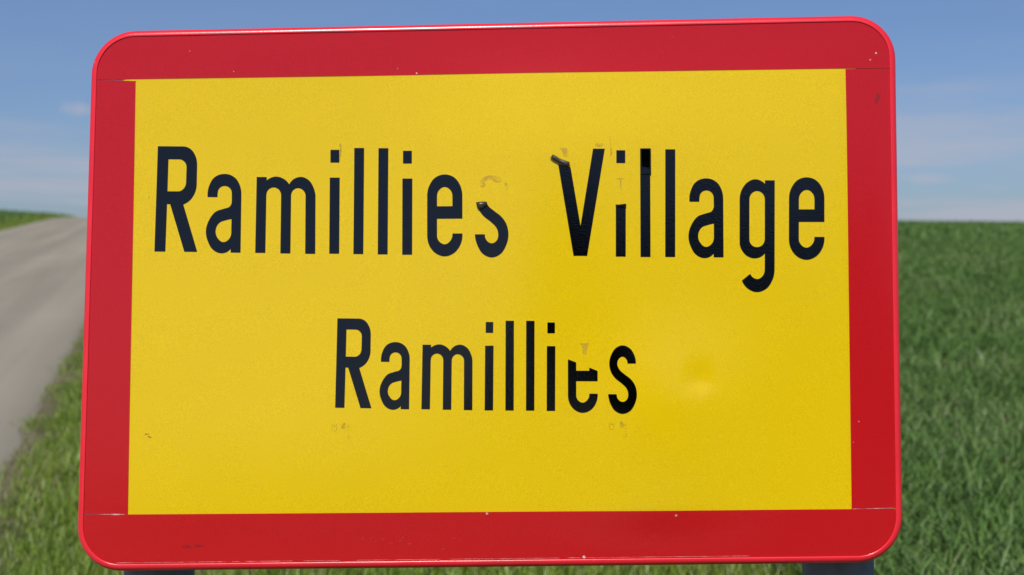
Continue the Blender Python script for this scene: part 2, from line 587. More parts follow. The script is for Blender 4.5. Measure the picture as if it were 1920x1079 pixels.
GL['e'] = [[[(0, 35.7, 't'), (4, 17, 's'), (16.6, 2, 's'), (33, -3.4, 's'), (49.4, 2, 's'), (62, 17, 's'), (66.3, 39.3, 'c'), (47.6, 39.3, 'c'), (43.5, 25.5, 's'), (33, 19.3, 's'), (22.6, 24.8, 's'), (18.6, 35.7, 't'), (18.6, 67, 'c'), (66.3, 67, 'c'), (66.3, 110, 't'), (62.2, 129.5, 's'), (50, 145, 's'), (33, 150, 's'), (16.2, 145, 's'), (4.1, 129.5, 's'), (0, 110, 't')],
            [(18.6, 90.4, 'c'), (18.6, 108, 't'), (22.7, 121, 's'), (33, 126.5, 's'), (43.4, 121, 's'), (47.6, 108, 't'), (47.6, 90.4, 'c')]]]
GL['s'] = [[[(42.3, 103.4, 'c'), (39.8, 113, 's'), (31.8, 118.4, 's'), (23.2, 113.3, 's'), (20.3, 102.5, 's'), (25.6, 89.5, 's'), (36.8, 79.6, 's'), (49.3, 69.8, 's'), (59.0, 56, 's'), (63, 37, 's'), (58.8, 16, 's'), (47.5, -0.8, 's'), (31.8, -6.8, 's'), (16, -0.8, 's'), (5, 15.5, 's'), (0, 36.4, 'c'), (18.9, 36.4, 'c'), (22.4, 24.8, 's'), (31.8, 19.6, 's'), (40.9, 24.6, 's'), (43.9, 36.5, 's'), (39.8, 49.6, 's'), (31.0, 58.6, 's'), (14.6, 72.2, 's'), (5.8, 86, 's'), (2.5, 104, 's'), (7, 123.2, 's'), (17, 137.6, 's'), (31.8, 143.5, 's'), (47, 137.6, 's'), (57.2, 123.2, 's'), (61.2, 103.4, 'c')]]]
GL['V'] = [[[(0, 200.2, 'c'), (33.5, 0, 'c'), (59, 0, 'c'), (92.5, 200.2, 'c'), (70.4, 200.2, 'c'), (46.7, 56.1, 'c'), (22.2, 200.2, 'c')]]]
GL['g'] = [[[(65.9, 144, 'c'), (47.4, 144, 'c'), (47.4, 137.5, 'c'), (39.5, 143.4, 's'), (28.8, 146, 's'), (14.5, 140.2, 's'), (4, 126.5, 's'), (0, 109, 't'), (0, 27.2, 't'), (5.4, 11.3, 's'), (16, 1.2, 's'), (28.8, -2, 's'), (39.4, .6, 's'), (47.2, 7, 'c'), (47.2, -22, 't'), (43.4, -34.6, 's'), (34, -40.4, 's'), (25.6, -37.8, 's'), (20.2, -30.6, 'c'), (4.4, -43.3, 'c'), (15, -58, 's'), (32.7, -64.9, 's'), (49.8, -58.8, 's'), (61.6, -42.5, 's'), (65.7, -22, 't')],
            [(18.4, 107.7, 't'), (22.3, 119, 's'), (32.7, 124, 's'), (43.2, 119, 's'), (47.2, 107.7, 't'), (47.2, 35, 't'), (43.2, 23.6, 's'), (32.7, 19, 's'), (22.3, 23.6, 's'), (18.4, 35, 't')]]]

TEXT = [
    ('R', -432.285, 55.019, 0.698, -0.013, 0.015, 0.697), ('a', -365.367, 53.311, 0.696, -0.014, 0.008, 0.696),
    ('m', -300.569, 52.043, 0.695, -0.014, 0.01, 0.695), ('i', -204.119, 49.909, 0.692, -0.01, 0.003, 0.694),
    ('l', -172.694, 49.114, 0.691, -0.01, 0.005, 0.693), ('l', -141.03, 48.317, 0.69, -0.01, 0.005, 0.693),
    ('i', -109.267, 47.45, 0.69, -0.009, 0.003, 0.692), ('e', -76.852, 47.13, 0.689, -0.008, 0.002, 0.692),
    ('s', -15.162, 47.209, 0.687, -0.008, 0.003, 0.691), ('V', 88.383, 43.364, 0.684, -0.007, 0.006, 0.69),
    ('i', 165.318, 41.783, 0.682, -0.007, 0.008, 0.689), ('l', 196.915, 41.129, 0.689, -0.007, 0.006, 0.696),
    ('l', 228.411, 40.82, 0.688, -0.007, 0.01, 0.695), ('a', 258.231, 40.253, 0.68, -0.008, 0.01, 0.687),
    ('g', 323.144, 39.616, 0.678, -0.007, 0.012, 0.686), ('e', 385.713, 38.112, 0.681, -0.007, 0.014, 0.69),
    ('R', -195.55, -148.497, 0.582, -0.013, 0.012, 0.579), ('a', -138.772, -150.347, 0.583, -0.012, 0.011, 0.58),
    ('m', -84.786, -151.157, 0.58, -0.01, 0.013, 0.578), ('i', -3.815, -153.15, 0.578, -0.005, 0.008, 0.577),
    ('l', 22.644, -153.448, 0.574, -0.005, 0.006, 0.573), ('l', 48.941, -153.745, 0.574, -0.006, 0.006, 0.573),
    ('i', 75.277, -154.246, 0.576, -0.005, 0.007, 0.576), ('e', 102.333, -154.886, 0.57, -0.005, 0.005, 0.57),
    ('s', 153.258, -154.588, 0.578, -0.005, 0.007, 0.579)]

# torn letters: keep the side below the tear (two points in glyph units, left to right)
TORN = {8: ((7.0, 80.5), (22.4, 96.5)), 9: ((4.6, 171.5), (26.5, 165.2)), 10: None, 23: ((0, 116), (66.3, 90))}

# ------------------------------------------------------------------ the sign itself
base_local = Vector((0, 0, -ZB))
sign = bpy.data.objects.new('town_sign', None)
COL.objects.link(sign)
sign.location = SO + SM @ base_local
sign.rotation_euler = SM.to_euler()
sign['label'] = 'large yellow village name sign with thick red border on two posts by the road'
sign['category'] = 'road sign'

FR = [(-516.6, 345.8), (527.7, 351.8), (520.4, -346.1), (-528.3, -354.9)]   # outer corners of the rim


def rounded(quad, r, inset, seg=12, sub=24):
    """rounded quadrilateral, clockwise from the top left, shrunk by inset"""
    q = [np.array(p, float) for p in quad]
    cen = sum(q) / 4
    lines = []
    for i in range(4):
        a, b2 = q[i], q[(i + 1) % 4]
        d = (b2 - a) / np.linalg.norm(b2 - a)
        n = np.array([d[1], -d[0]])
        if n @ (cen - a) < 0:
            n = -n
        lines.append((a + n * inset, d))

    def inter(l1, l2):
        A = np.array([l1[1], -l2[1]]).T
        s = np.linalg.solve(A, l2[0] - l1[0])
        return l1[0] + l1[1] * s[0]
    cr = [inter(lines[i - 1], lines[i]) for i in range(4)]
    arcs = []
    rr_ = max(r - inset, 4)
    for i in range(4):
        p = cr[i]
        d0 = -lines[i - 1][1]
        d1 = lines[i][1]
        a0, a1 = p + d0 * rr_, p + d1 * rr_
        c = p + d0 * rr_ + d1 * rr_
        arc = []
        for j in range(seg + 1):
            th = j / seg * math.pi / 2
            arc.append(c - d1 * rr_ * math.cos(th) - d0 * rr_ * math.sin(th))
        arcs.append(arc)
    out = []
    for i in range(4):
        out += arcs[i]
        a, b2 = arcs[i][-1], arcs[(i + 1) % 4][0]
        for j in range(1, sub):
            out.append(a + (b2 - a) * j / sub)
    return out


# rim: extruded plastic edge, half round at the front
prof = [(1.2, -30), (0.0, -27), (0.0, -10.5), (0.15, -7.6), (0.7, -4.9), (1.6, -2.8), (2.9, -1.1), (4.5, 0.1), (6.3, 0.8), (8.2, 1.1), (9.0, 1.0), (9.4, 0.5), (9.45, -2)]   # (inset, towards viewer) in mm
FR = [(x * 1.0045, z * 1.0045) for x, z in FR]
rings = [rounded(FR, 58, ins) for ins, _ in prof]
nr = len(rings[0])
rvv, rff = [], []
for (ins, dy), ring in zip(prof, rings):
    for k_, p in enumerate(ring):
        wob_ = 0.35 * mnoise.noise((p[0] * 0.012, p[1] * 0.012, 1.0))
        rvv.append((p[0] / 1000, -(dy + wob_) / 1000, p[1] / 1000 + ZB))
for j in range(len(prof) - 1):
    for i in range(nr):
        a, b2 = j * nr + i, j * nr + (i + 1) % nr
        rff.append((a, a + nr, b2 + nr, b2))
rim = new_mesh_obj('rim', rvv, rff, M_RIM, sign)

# back panel (aluminium plate) with its warp
bn, am = 60, 44
inner = rounded(FR, 58, 4.0)


def quad_grid(Q, nx, ny, off):
    vs = []
    for j in range(ny):
        for i in range(nx):
            u, w = i / (nx - 1), j / (ny - 1)
            p = (np.array(Q[0]) * (1 - u) + np.array(Q[1]) * u) * (1 - w) + (np.array(Q[3]) * (1 - u) + np.array(Q[2]) * u) * w
            vs.append(P3(p[0], p[1], off))
    return vs


piece('back_plate', [[[tuple(p) for p in rounded(FR, 58, 5.0)]]], -1.6, 2.0, M_ALU, sign, step=20)

YQ = [(-472, 293), (477, 294), (472, -292), (-476, -295)]
ysheet = new_mesh_obj('yellow_sheet', quad_grid(YQ, 240, 150, -0.6), grid_faces(240, 150), M_YEL, sign)
set_normals(ysheet.data)

# four strips of red film; seams between them and the yellow show as cut edges
rin = rounded(FR, 58, 9.0)
rin_pts = [tuple(p) for p in rin]


def strip(poly_clip, name='red_strip', extra=()):
    return piece(name, [[rin_pts]], -0.15, 0.5, M_RED, sign, step=16, clips=poly_clip)


def below(p, q):      # keep what lies below the line p->q (left to right)
    d = np.array(q) - np.array(p)
    n = np.array([-d[1], d[0]])
    n = n / np.linalg.norm(n)
    return (p[0], p[1], n[0], n[1])


def above(p, q):
    a = below(p, q)
    return (a[0], a[1], -a[2], -a[3])


yTL, yTR, yBR, yBL = (-459.3, 280.9), (463.4, 282.4), (458.7, -280.1), (-462.6, -283.4)
sL, sR, sBL, sBR = (-513.6, 281.7), (519.9, 282.7), (-522.8, -282.8), (511.5, -278.9)
strip([above((-513, 281.9), yTR)])
strip([below((-522, -283.6), yBR)])
# side strips sit between, a hair short of the top strip on the right so that yellow shows in the seam
left_r = below(yBL, yTL)      # line going up the edge: keep the right side -> flip
strip([below((-513.6, 281.4), (-459.3, 279.8)), above((-522, -282.7), yBL), (yTL[0], yTL[1], 1.0, -0.0058)])
strip([below((463.4, 281.7), (519.9, 281.9)), above(yBR, (511.5, -279.3)), (yTR[0], yTR[1], -1.0, 0.0084), (519.4, 200, 1.0, -0.0105)])
piece('yellow_edge_strip', [[[(519.3, 281), (523.2, 281), (515.6, -281), (511.8, -281)]]], -0.5, 0.3, M_YEL, sign, step=30)
# tongue of yellow film that shows above the left strip
piece('yellow_edge_strip', [[[(-476, 281.0), (-459, 281.0), (-459, 279.3), (-475, 280.0)]]], -0.05, 0.2, M_YEL, sign, step=30)

letters = []
for n_, (ch, ox, oz, exx, exz, eyx, eyz) in enumerate(TEXT):
    def tr(p):
        return (ox + p[0] * exx + p[1] * eyx, oz + p[0] * exz + p[1] * eyz)
    groups = []
    dots = []
    for gi, loops in enumerate(GL[ch]):
        ls = [smooth_loop(lp) for lp in loops]
        if n_ == 10:
            ls = [[(x, (97 if y > 100 else y) if gi == 0 else y + 3.4) for x, y in lp] for lp in ls]
        (dots if gi else groups).append([[tr(p) for p in lp] for lp in ls])
    clips = []
    if TORN.get(n_):
        a_, b_ = TORN[n_]
        A_, B_ = tr(a_), tr(b_)
        if n_ == 9:
            groups_r = groups
            # only the left arm of the V is torn: cut it as its own piece
            left = [[(4.85, 171.2, 'c'), (33.5, 0, 'c'), (59, 0, 'c'), (92.5, 200.2, 'c'), (70.4, 200.2, 'c'), (46.7, 56.1, 'c'), (28.2, 165.0, 'c')]]
            groups = [[[tr(p) for p in smooth_loop(left[0])]]]
        elif n_ == 8:
            # lower part only, tear slanting across the spine
            clips = [below(A_, B_), below(tr((0, 98.5)), tr((70, 98.5)))]
        else:
            clips = [below(A_, B_)]
    o = piece('letter', groups, -0.32 + 0.02 * (n_ % 3), 0.35, M_BLK2 if n_ in (9, 10, 11, 12, 13, 14, 15, 19, 20, 21, 22, 23) else M_BLK, sign, step=6.0, clips=clips)
    if dots:
        piece('dot', dots, -0.32, 0.35, M_BLK, o, step=6.0)
    if n_ == 8:
        o['label'] = 'letter s of the first line with its upper half torn off'
    if n_ == 9:
        o['label'] = 'letter V with its upper left tip curled away'
    if n_ == 10:
        o['label'] = 'letter i with the top of its stem torn off'
    if n_ == 23:
        o['label'] = 'letter e of the second line with its top torn off'
    letters.append(o)


def film_flap(name, rows, mat, parent, label=None):
    """small lifted piece of film: rows of (x, z, height in mm)"""
    nx, ny = len(rows[0]), len(rows)
    vs = [P3(x, z, h) for row in rows for (x, z, h) in row]
    o = new_mesh_obj(name, vs, grid_faces(nx, ny), mat, parent)
    md = o.modifiers.new('thickness', 'SOLIDIFY')
    md.thickness = 0.00022
    md.offset = 0
    if label:
        o['label'] = label
    return o


# the tip of the V rolled into a little tube leaning to the left
ax0, ax1 = np.array((85.0, 171.6)), np.array((106.0, 160.6))
dirv = (ax1 - ax0) / np.linalg.norm(ax1 - ax0)
nrm = np.array((-dirv[1], dirv[0]))
rows = []
for j in range(17):
    th = math.radians(-100 + j * 22)
    row = []
    for i in range(9):
        u = i / 8
        r_ = 2.7 + 0.7 * u + 0.15 * math.sin(i * 1.3) - 0.03 * j
        sag = 1.1 * math.sin(u * math.pi) * -1
        p = ax0 + (ax1 - ax0) * u + nrm * (r_ * math.sin(th) + sag) + dirv * (0.18 * (j - 8))
        row.append((p[0], p[1], 0.2 + (r_ + r_ * -math.cos(th)) * 0.75))
    rows.append(row)
film_flap('curled_tip', rows, M_GLUEBACK, sign, 'tip of the letter V rolled up with its brown underside out')
# small folded flap on the torn s
rows = [[(-13.2, 113.4, 2.6), (-8, 113.9, 2.9), (-2.5, 114.2, 2.4), (0.9, 113.8, 1.4)],
        [(-12.4, 109.8, 3.4), (-8, 110.2, 3.9), (-3, 110.4, 3.4), (1.0, 111.4, 1.2)],
        [(-10.8, 105.6, 1.8), (-7.4, 106.2, 2.4), (-3.2, 107.6, 2.0), (0.6, 109.9, 0.6)],
        [(-9.6, 103.2, 0.2), (-6.8, 103.6, 0.4), (-3.4, 105.4, 0.3), (0.4, 108.6, 0.0)]]
film_flap('folded_flap', rows[::-1], M_GLUEBACK, sign, 'folded flap of black film on the torn letter s')
rows = [[(165.4, 107.4, 0.6), (172, 108.6, 1.6), (179.2, 109.6, 0.9)], [(165.9, 106.6, 0.9), (172, 106.3, 1.9), (179.2, 106.4, 1.2)], [(166.6, 105.9, -0.1), (172.4, 104.8, 0.1), (179.2, 103.6, -0.1)]]
film_flap('folded_flap', rows[::-1], M_PATCH, sign, 'folded edge of film at the torn letter i')
# crumpled second layer of film over the top of the first l of the second word
rows = []
for j in range(25):
    row = []
    for i in range(9):
        q = j / 24
        x = 198.0 + (13.6 - 0.25 * q) * i / 8 + 0.35 * q
        z = 180.5 - 34 * q
        lift = 2.9 * max(0.0, 0.72 - q + 0.12 * (i / 8 - 0.5)) ** 1.2
        lift += 0.10 * math.sin(9 * q + i * 0.5) * (1 - q) + 0.16 * mnoise.noise((x * 0.12, z * 0.10, 4.0))
        row.append((x, z, 0.45 + lift + (0.35 * i / 8 if j == 23 else 0)))
    rows.append(row)
film_flap('film_patch', rows[::-1], M_PATCH, sign, 'crumpled patch of black film over the top of a letter l')


# ------------------------------------------------------------------ wear on the sign face
def blob(pts, n=6):
    return smooth_loop([(x, z, 's') for x, z in pts], n)


def mark(name, pts, mat, parent, off=-0.5, corner=False):
    lp = pts if corner else blob(pts)
    return piece(name, [[lp]], off, 0.05, mat, parent, step=25)


mark('glue_residue', [(94.3, 182.4), (104.4, 182.3), (105.6, 171.0), (102, 169.8), (99.6, 173.4), (98, 178)], M_GLUE, ysheet, corner=True)
mark('glue_residue', [(-8.6, 136), (-4.5, 132.4), (-1.2, 135), (-1.4, 140.5), (2, 142.4), (7, 142.6), (10, 140), (14, 138.2), (19.5, 141), (18, 145), (12, 147.2), (4, 148.2), (-3, 145.8), (-7.6, 141)], M_GLUE, ysheet)
mark('glue_residue', [(167.2, 142.6), (177, 142.8), (177, 141.2), (173.6, 140.6), (173.4, 130), (172.6, 126), (172.0, 132), (171.6, 140.4), (167.4, 141.2)], M_GLUE, ysheet, corner=True)
mark('glue_residue', [(118.4, -68.6), (130.2, -68.4), (128.4, -71.4), (127.4, -76), (126.6, -83.4), (121.8, -82.2), (121.6, -74), (120.6, -71.6)], M_GLUE, ysheet, corner=True)
mark('glue_residue', [(23.5, 137.5), (25.5, 139.2), (27.2, 137), (26.4, 131), (25.9, 128), (25.5, 134)], M_GHOST, ysheet)
mark('glue_residue', [(140.5, 186), (143, 188), (146.5, 186.5), (149.5, 188), (150, 184.6), (146, 183), (142.6, 184)], M_GHOST, ysheet)
mark('glue_residue', [(159.6, 196), (160.6, 192), (161.0, 184), (162.2, 178), (161.0, 172), (160.0, 180), (160.2, 188)], M_GHOST, ysheet)
mark('glue_residue', [(-189.5, 193), (-188.3, 186), (-189.0, 178), (-191.0, 170), (-190.6, 182)], M_GHOST, ysheet)


def ghost_text(body, x, z, size):
    cu = bpy.data.curves.new('tmp_text', 'FONT')
    cu.body = body
    cu.size = 1
    cu.resolution_u = 3
    to = bpy.data.objects.new('tmp_text', cu)
    COL.objects.link(to)
    dg = bpy.context.evaluated_depsgraph_get()
    dg.update()
    me = bpy.data.meshes.new_from_object(to.evaluated_get(dg))
    bpy.data.objects.remove(to)
    vs = [P3(x - v.co.y * size, z + v.co.x * size * 0.9, -0.5) for v in me.vertices]
    fs = [tuple(p.vertices) for p in me.polygons]
    bpy.data.meshes.remove(me)
    return new_mesh_obj('faded_print', vs, fs, M_GHOST, ysheet, smooth=False)


ghost_text('CE', -193.0, -180.0, 10.5)
ghost_text('RA 1 Y 98', -176.6, -189.0, 5.0)
ghost_text('CE', 161.0, -179.5, 9.6)
ghost_text('RA 1 Y 98', 177.0, -188.0, 4.6)
mark('faded_print', [(-184.5, -176), (-182, -172), (-183, -168), (-186, -170), (-187, -175)], M_GHOST, ysheet)
mark('faded_print', [(170.5, -176), (168, -172), (169, -168), (172, -170), (173, -175)], M_GHOST, ysheet)


def disc(x, z, r):
    return [(x + r * math.cos(k * 0.7 + 0.2 * math.sin(k)), z + r * math.sin(k * 0.7)) for k in range(9)]


for x, z, r in ((237.5, -286.6, 1.5), (121.0, -339.0, 1.8), (-1.5, -283.6, 1.6), (495.5, 293.5, 1.0), (503, 302, 1.3), (-330, 290.2, 0.7), (-388, 318, 0.6), (-115, 291, 0.8), (470, -170, 0.7), (463, -196, 0.7), (-90, 284.2, 1.1)):
    mark('paint_chip', disc(x, z, r), M_CHIP, sign, off=-0.02)
mark('scratch', [(-442, -180.0), (-436.4, -180.2), (-436.0, -181.8), (-441.6, -182.1)], M_SCAR, ysheet, corner=True)
mark('scratch', [(-439.4, -183.0), (-436, -183.6), (-431.8, -185.2), (-434.2, -186.2), (-437.4, -185.2)], M_SCAR, ysheet, corner=True)
mark('scratch', [(-441.0, 127.5), (-439.9, 127.2), (-440.2, 124.6), (-441.0, 125.0)], M_SCAR, ysheet, corner=True)
for x, z in ((-55, -224.2), (-52.6, -223.8)):
    mark('scratch', disc(x, z, 0.7), M_SCAR, ysheet)
mark('scratch', [(503, 250), (507, 247), (505, 240), (500, 236), (501, 243)], M_BRUISE, sign, off=-0.02)
mark('scratch', [(-392, -325.5), (-384, -322.8), (-381, -323.8), (-388, -326.6)], M_BRUISE, sign, off=-0.02)
mark('scratch', [(-378, -324.4), (-370, -321.8), (-365, -322.6), (-372, -325)], M_BRUISE, sign, off=-0.02)
rs = random.Random(5)
for k in range(24):
    u = rs.random()
    x = -165 + 165 * u + rs.uniform(-6, 6)
    z = -312 - 22 * u * rs.random() - 6 * rs.random()
    w_ = rs.uniform(0.6, 4.2)
    h_ = rs.uniform(0.25, 0.6)
    mark('scuff', [(x, z), (x + w_ * .4, z + h_), (x + w_, z + h_ * .4), (x + w_ * .6, z - h_ * .6)], M_SCUFF, sign, off=-0.02)
for k in range(12):
    x = rs.uniform(-500, 505)
    z = rs.choice([rs.uniform(290, 335), rs.uniform(-335, -290)])
    w_ = rs.uniform(0.5, 3.0)
    h_ = rs.uniform(0.25, 0.8)
    mark('scuff', [(x, z), (x + w_ * .4, z + h_), (x + w_, z + h_ * .4), (x + w_ * .6, z - h_ * .6)], M_SCUFF, sign, off=-0.02)
# hard bead of sealant between film and rim along the lower left, and a painted glint in the seam above it
def rim_line(x):
    return -354.9 + (x + 528.3) * 8.8 / 1048.7 + 9.6


for x0, x1, hgt in ((-478, -452, 0.45), (-466, -455, 0.7), (-452, -400, 0.2), (-400, -372, 0.22), (-372, -336, 0.5), (-328, -318, 0.4), (-310, -250, 0.45), (-236, -190, 0.22), (-170, -60, 0.2), (-50, 90, 0.2), (100, 330, 0.18)):
    up_, dn_ = [], []
    m_ = max(3, int((x1 - x0) / 6))
    for k in range(m_ + 1):
        x = x0 + (x1 - x0) * k / m_
        h_ = hgt * (0.35 + 0.9 * abs(mnoise.noise((x * 0.21, hgt * 9, 2.0)))) * (0.25 if k in (0, m_) else 1)
        up_.append((x, rim_line(x) + h_ + 0.1))
        dn_.append((x, rim_line(x) - h_ * 0.6))
    mark('sealant_and_glint', dn_ + up_[::-1], M_SEAL_GLINT, rim, off=0.3, corner=True)
mark('sealant_and_glint', [(-505, -283.2), (-486, -282.8), (-466, -283.2), (-466, -283.6), (-486, -283.5)], M_SEAL_GLINT, sign, off=-0.02, corner=True)  # glint painted along the lower left seam
mark('sealant_and_glint', [(-489, -283.2), (-482, -282.3), (-474, -282.6), (-467, -283.1), (-474, -283.9), (-480, -284.2)], M_SEAL_GLINT, sign, off=-0.01, corner=True)  # wider stroke of the same painted glint
mark('sealant_and_glint', [(460, -279.6), (490, -279.1), (511, -278.8), (511, -279.2), (490, -279.7), (460, -280.1)], M_SEAL_GLINT, sign, off=-0.02, corner=True)
mark('sealant_and_glint', [(-513.5, 303), (-512.2, 306), (-511.8, 302.5), (-512.8, 299)], M_SEAL_GLINT, rim, off=0.1)

# ------------------------------------------------------------------ back of the sign: rails, clamps and posts


def lathe(name, x, y, prof_, mat, parent, seg=32):
    vs, fs = [], []
    for r, z in prof_:
        for i in range(seg):
            a = i / seg * 2 * math.pi
            vs.append((x + r * math.cos(a), y + r * math.sin(a), z))
    for j in range(len(prof_) - 1):
        for i in range(seg):
            a, b2 = j * seg + i, j * seg + (i + 1) % seg
            fs.append((a, b2, b2 + seg, a + seg))
    fs.append(tuple(range(seg))[::-1])
    fs.append(tuple(range((len(prof_) - 1) * seg, len(prof_) * seg)))
    o = new_mesh_obj(name, vs, fs, mat, parent)
    return o


def box(name, lo, hi, mat, parent, bev=0.002):
    bm = bmesh.new()
    bmesh.ops.create_cube(bm, size=1)
    for v_ in bm.verts:
        v_.co = [lo[i] + (v_.co[i] + 0.5) * (hi[i] - lo[i]) for i in range(3)]
    bmesh.ops.bevel(bm, geom=bm.edges[:], offset=bev, segments=2, affect='EDGES')
    me = bpy.data.meshes.new(name)
    bm.to_mesh(me)
    bm.free()
    me.materials.append(mat)
    o = bpy.data.objects.new(name, me)
    COL.objects.link(o)
    o.parent = parent
    return o


PX = (-0.449, 0.4585)
for px in PX:
    post = lathe('post', px, 0.098, [(0.0465, -0.45), (0.0465, ZB + 0.30)], M_GALV, sign)
    lathe('post_cap', px, 0.098, [(0.0475, ZB + 0.295), (0.0475, ZB + 0.312), (0.040, ZB + 0.318), (0.01, ZB + 0.320)], M_GALV, post)
for z in (0.2, -0.2):
    rail = box('mounting_rail', (-0.49, 0.006, ZB + z - 0.02), (0.49, 0.030, ZB + z + 0.02), M_ALU, sign)
    for px in PX:
        vs, fs = [], []
        for k in range(17):
            a = math.radians(-10 + k * 12.5)
            for rr2, dz2 in ((0.0478, -0.015), (0.0512, -0.015), (0.0512, 0.015), (0.0478, 0.015)):
                vs.append((px + rr2 * math.cos(a), 0.098 + rr2 * math.sin(a), ZB + z + dz2))
        for k in range(16):
            for m_ in range(4):
                a, b2 = k * 4 + m_, k * 4 + (m_ + 1) % 4
                fs.append((a, b2, b2 + 4, a + 4))
        new_mesh_obj('clamp', vs, fs, M_ALU, rail)

# ------------------------------------------------------------------ grass and wheat


def blade_material(name, stops, transl):
    m, t, b = material(name)
    at = N(t, 'ShaderNodeAttribute', attribute_name='tint')
    c = ramp(t, at.outputs['Fac'], stops)
    t.links.new(c, b.inputs['Base Color'])
    b.inputs['Roughness'].default_value = 0.42
    b.inputs['Specular IOR Level'].default_value = 0.45
    tl = N(t, 'ShaderNodeBsdfTranslucent')
    t.links.new(mix_rgb(t, 0.5, c, (0.10, 0.16, 0.02)), tl.inputs[0])
    mx = N(t, 'ShaderNodeMixShader', ins={0: transl})
    t.links.new(b.outputs[0], mx.inputs[1])
    t.links.new(tl.outputs[0], mx.inputs[2])
    t.links.new(mx.outputs[0], t.nodes['Material Output'].inputs[0])
    return m


M_WHEAT = blade_material('wheat_leaf', [(0.0, (0.076, 0.158, 0.028)), (0.45, (0.118, 0.222, 0.044)), (0.8, (0.172, 0.270, 0.078)), (0.97, (0.22, 0.28, 0.12)), (1.0, (0.24, 0.22, 0.09))], 0.30)
M_VERGE = blade_material('verge_blade', [(0.0, (0.120, 0.200, 0.014)), (0.45, (0.200, 0.310, 0.026)), (0.85, (0.26, 0.355, 0.046)), (0.96, (0.24, 0.26, 0.08)), (1.0, (0.32, 0.27, 0.14))], 0.32)


def scatter(cr, yr, dens, halfang, pad, side=None):
    """roots on the terrain inside the wedge the camera (and a step beside it) can see"""
    y0, y1 = yr
    xs_, ys_ = [], []
    ymid = np.linspace(y0, y1, 41)
    for a, b2 in zip(ymid[:-1], ymid[1:]):
        xlo, xhi = -halfang * b2 - pad, halfang * b2 + pad
        lo = max(cr[0] - YAW * b2, xlo)
        hi = min(cr[1] - YAW * a, xhi)
        if hi <= lo:
            continue
        n = RNG.poisson(dens * (hi - lo) * (b2 - a))
        xs_.append(RNG.uniform(lo, hi, n))
        ys_.append(RNG.uniform(a, b2, n))
    x, y = np.concatenate(xs_), np.concatenate(ys_)
    c = x + YAW * y
    k = (c > cr[0]) & (c < cr[1])
    return x[k], y[k]


def vnoise(x, y, f, seed):
    """cheap smooth value noise on arrays"""
    g = np.random.default_rng(seed).random((256, 256))
    u, v_ = x * f, y * f
    i, j = np.floor(u).astype(int), np.floor(v_).astype(int)
    fu, fv = u - i, v_ - j
    fu, fv = fu * fu * (3 - 2 * fu), fv * fv * (3 - 2 * fv)
    q = lambda a, b2: g[a % 256, b2 % 256]
    return (q(i, j) * (1 - fu) + q(i + 1, j) * fu) * (1 - fv) + (q(i, j + 1) * (1 - fu) + q(i + 1, j + 1) * fu) * fv


def blades(x, y, length, width, droop, tint, segs=3):
    n = len(x)
    z = terrain(x + YAW * y, y) - 0.01
    az = RNG.uniform(0, 2 * math.pi, n)
    lean = RNG.uniform(0.05, 0.45, n)
    dr = droop * RNG.uniform(0.5, 1.4, n)
    tw = az + math.pi / 2 + RNG.uniform(-0.6, 0.6, n)
    rows_v = []
    pos = np.stack([x, y, z], -1)
    hd = np.stack([np.cos(az), np.sin(az)], -1)
    sd = np.stack([np.cos(tw), np.sin(tw)], -1)
    for s in range(segs + 1):
        u = s / segs
        wv_ = width * (1.0 if s == 0 else (1.15 * (1 - u ** 2.2) + 0.06)) * 0.5
        wv_ = np.where(np.full(n, s == segs), width * 0.04, wv_)
        for sgn in (-1, 1):
            p = pos.copy()
            p[:, 0] += sd[:, 0] * wv_ * sgn
            p[:, 1] += sd[:, 1] * wv_ * sgn
            rows_v.append(p)
        ang = lean + dr * (u + 0.5 / segs)
        st = length / segs
        pos = pos + np.stack([hd[:, 0] * np.sin(ang) * st, hd[:, 1] * np.sin(ang) * st, np.cos(ang) * st], -1)
    V = np.stack(rows_v, 1)                      # n, 2(segs+1), 3
    nvb = 2 * (segs + 1)
    fb = np.array([[2 * s, 2 * s + 1, 2 * s + 3, 2 * s + 2] for s in range(segs)])
    F = (np.arange(n)[:, None, None] * nvb + fb[None]).reshape(-1, 4)
    return V.reshape(-1, 3), F, np.repeat(tint, nvb)


def blade_object(name, chunks, mat, label):
    Vs, Fs, Ts, o_ = [], [], [], 0
    for V, F, T in chunks:
        Vs.append(V)
        Fs.append(F + o_)
        Ts.append(T)
        o_ += len(V)
    V, F, T = np.concatenate(Vs), np.concatenate(Fs), np.concatenate(Ts)
    me = bpy.data.meshes.new(name)
    me.vertices.add(len(V))
    me.vertices.foreach_set('co', V.astype(np.float32).ravel())
    me.loops.add(len(F) * 4)
    me.loops.foreach_set('vertex_index', F.astype(np.int32).ravel())
    me.polygons.add(len(F))
    me.polygons.foreach_set('loop_start', np.arange(0, len(F) * 4, 4, dtype=np.int32))
    me.polygons.foreach_set('use_smooth', np.ones(len(F), dtype=bool))
    a = me.attributes.new('tint', 'FLOAT', 'POINT')
    a.data.foreach_set('value', T.astype(np.float32))
    me.update(calc_edges=True)
    me.validate()
    me.materials.append(mat)
    o = bpy.data.objects.new(name, me)
    COL.objects.link(o)
    o['kind'] = 'stuff'
    o['label'] = label
    o['category'] = 'grass' if 'wheat' not in name else 'crop'
    return o


def tints(x, y, spread, seed, f=0.8):
    return np.clip(0.5 + (vnoise(x, y, f, seed) - 0.5) * 0.5 + RNG.normal(0, spread, len(x)), 0, 0.985)


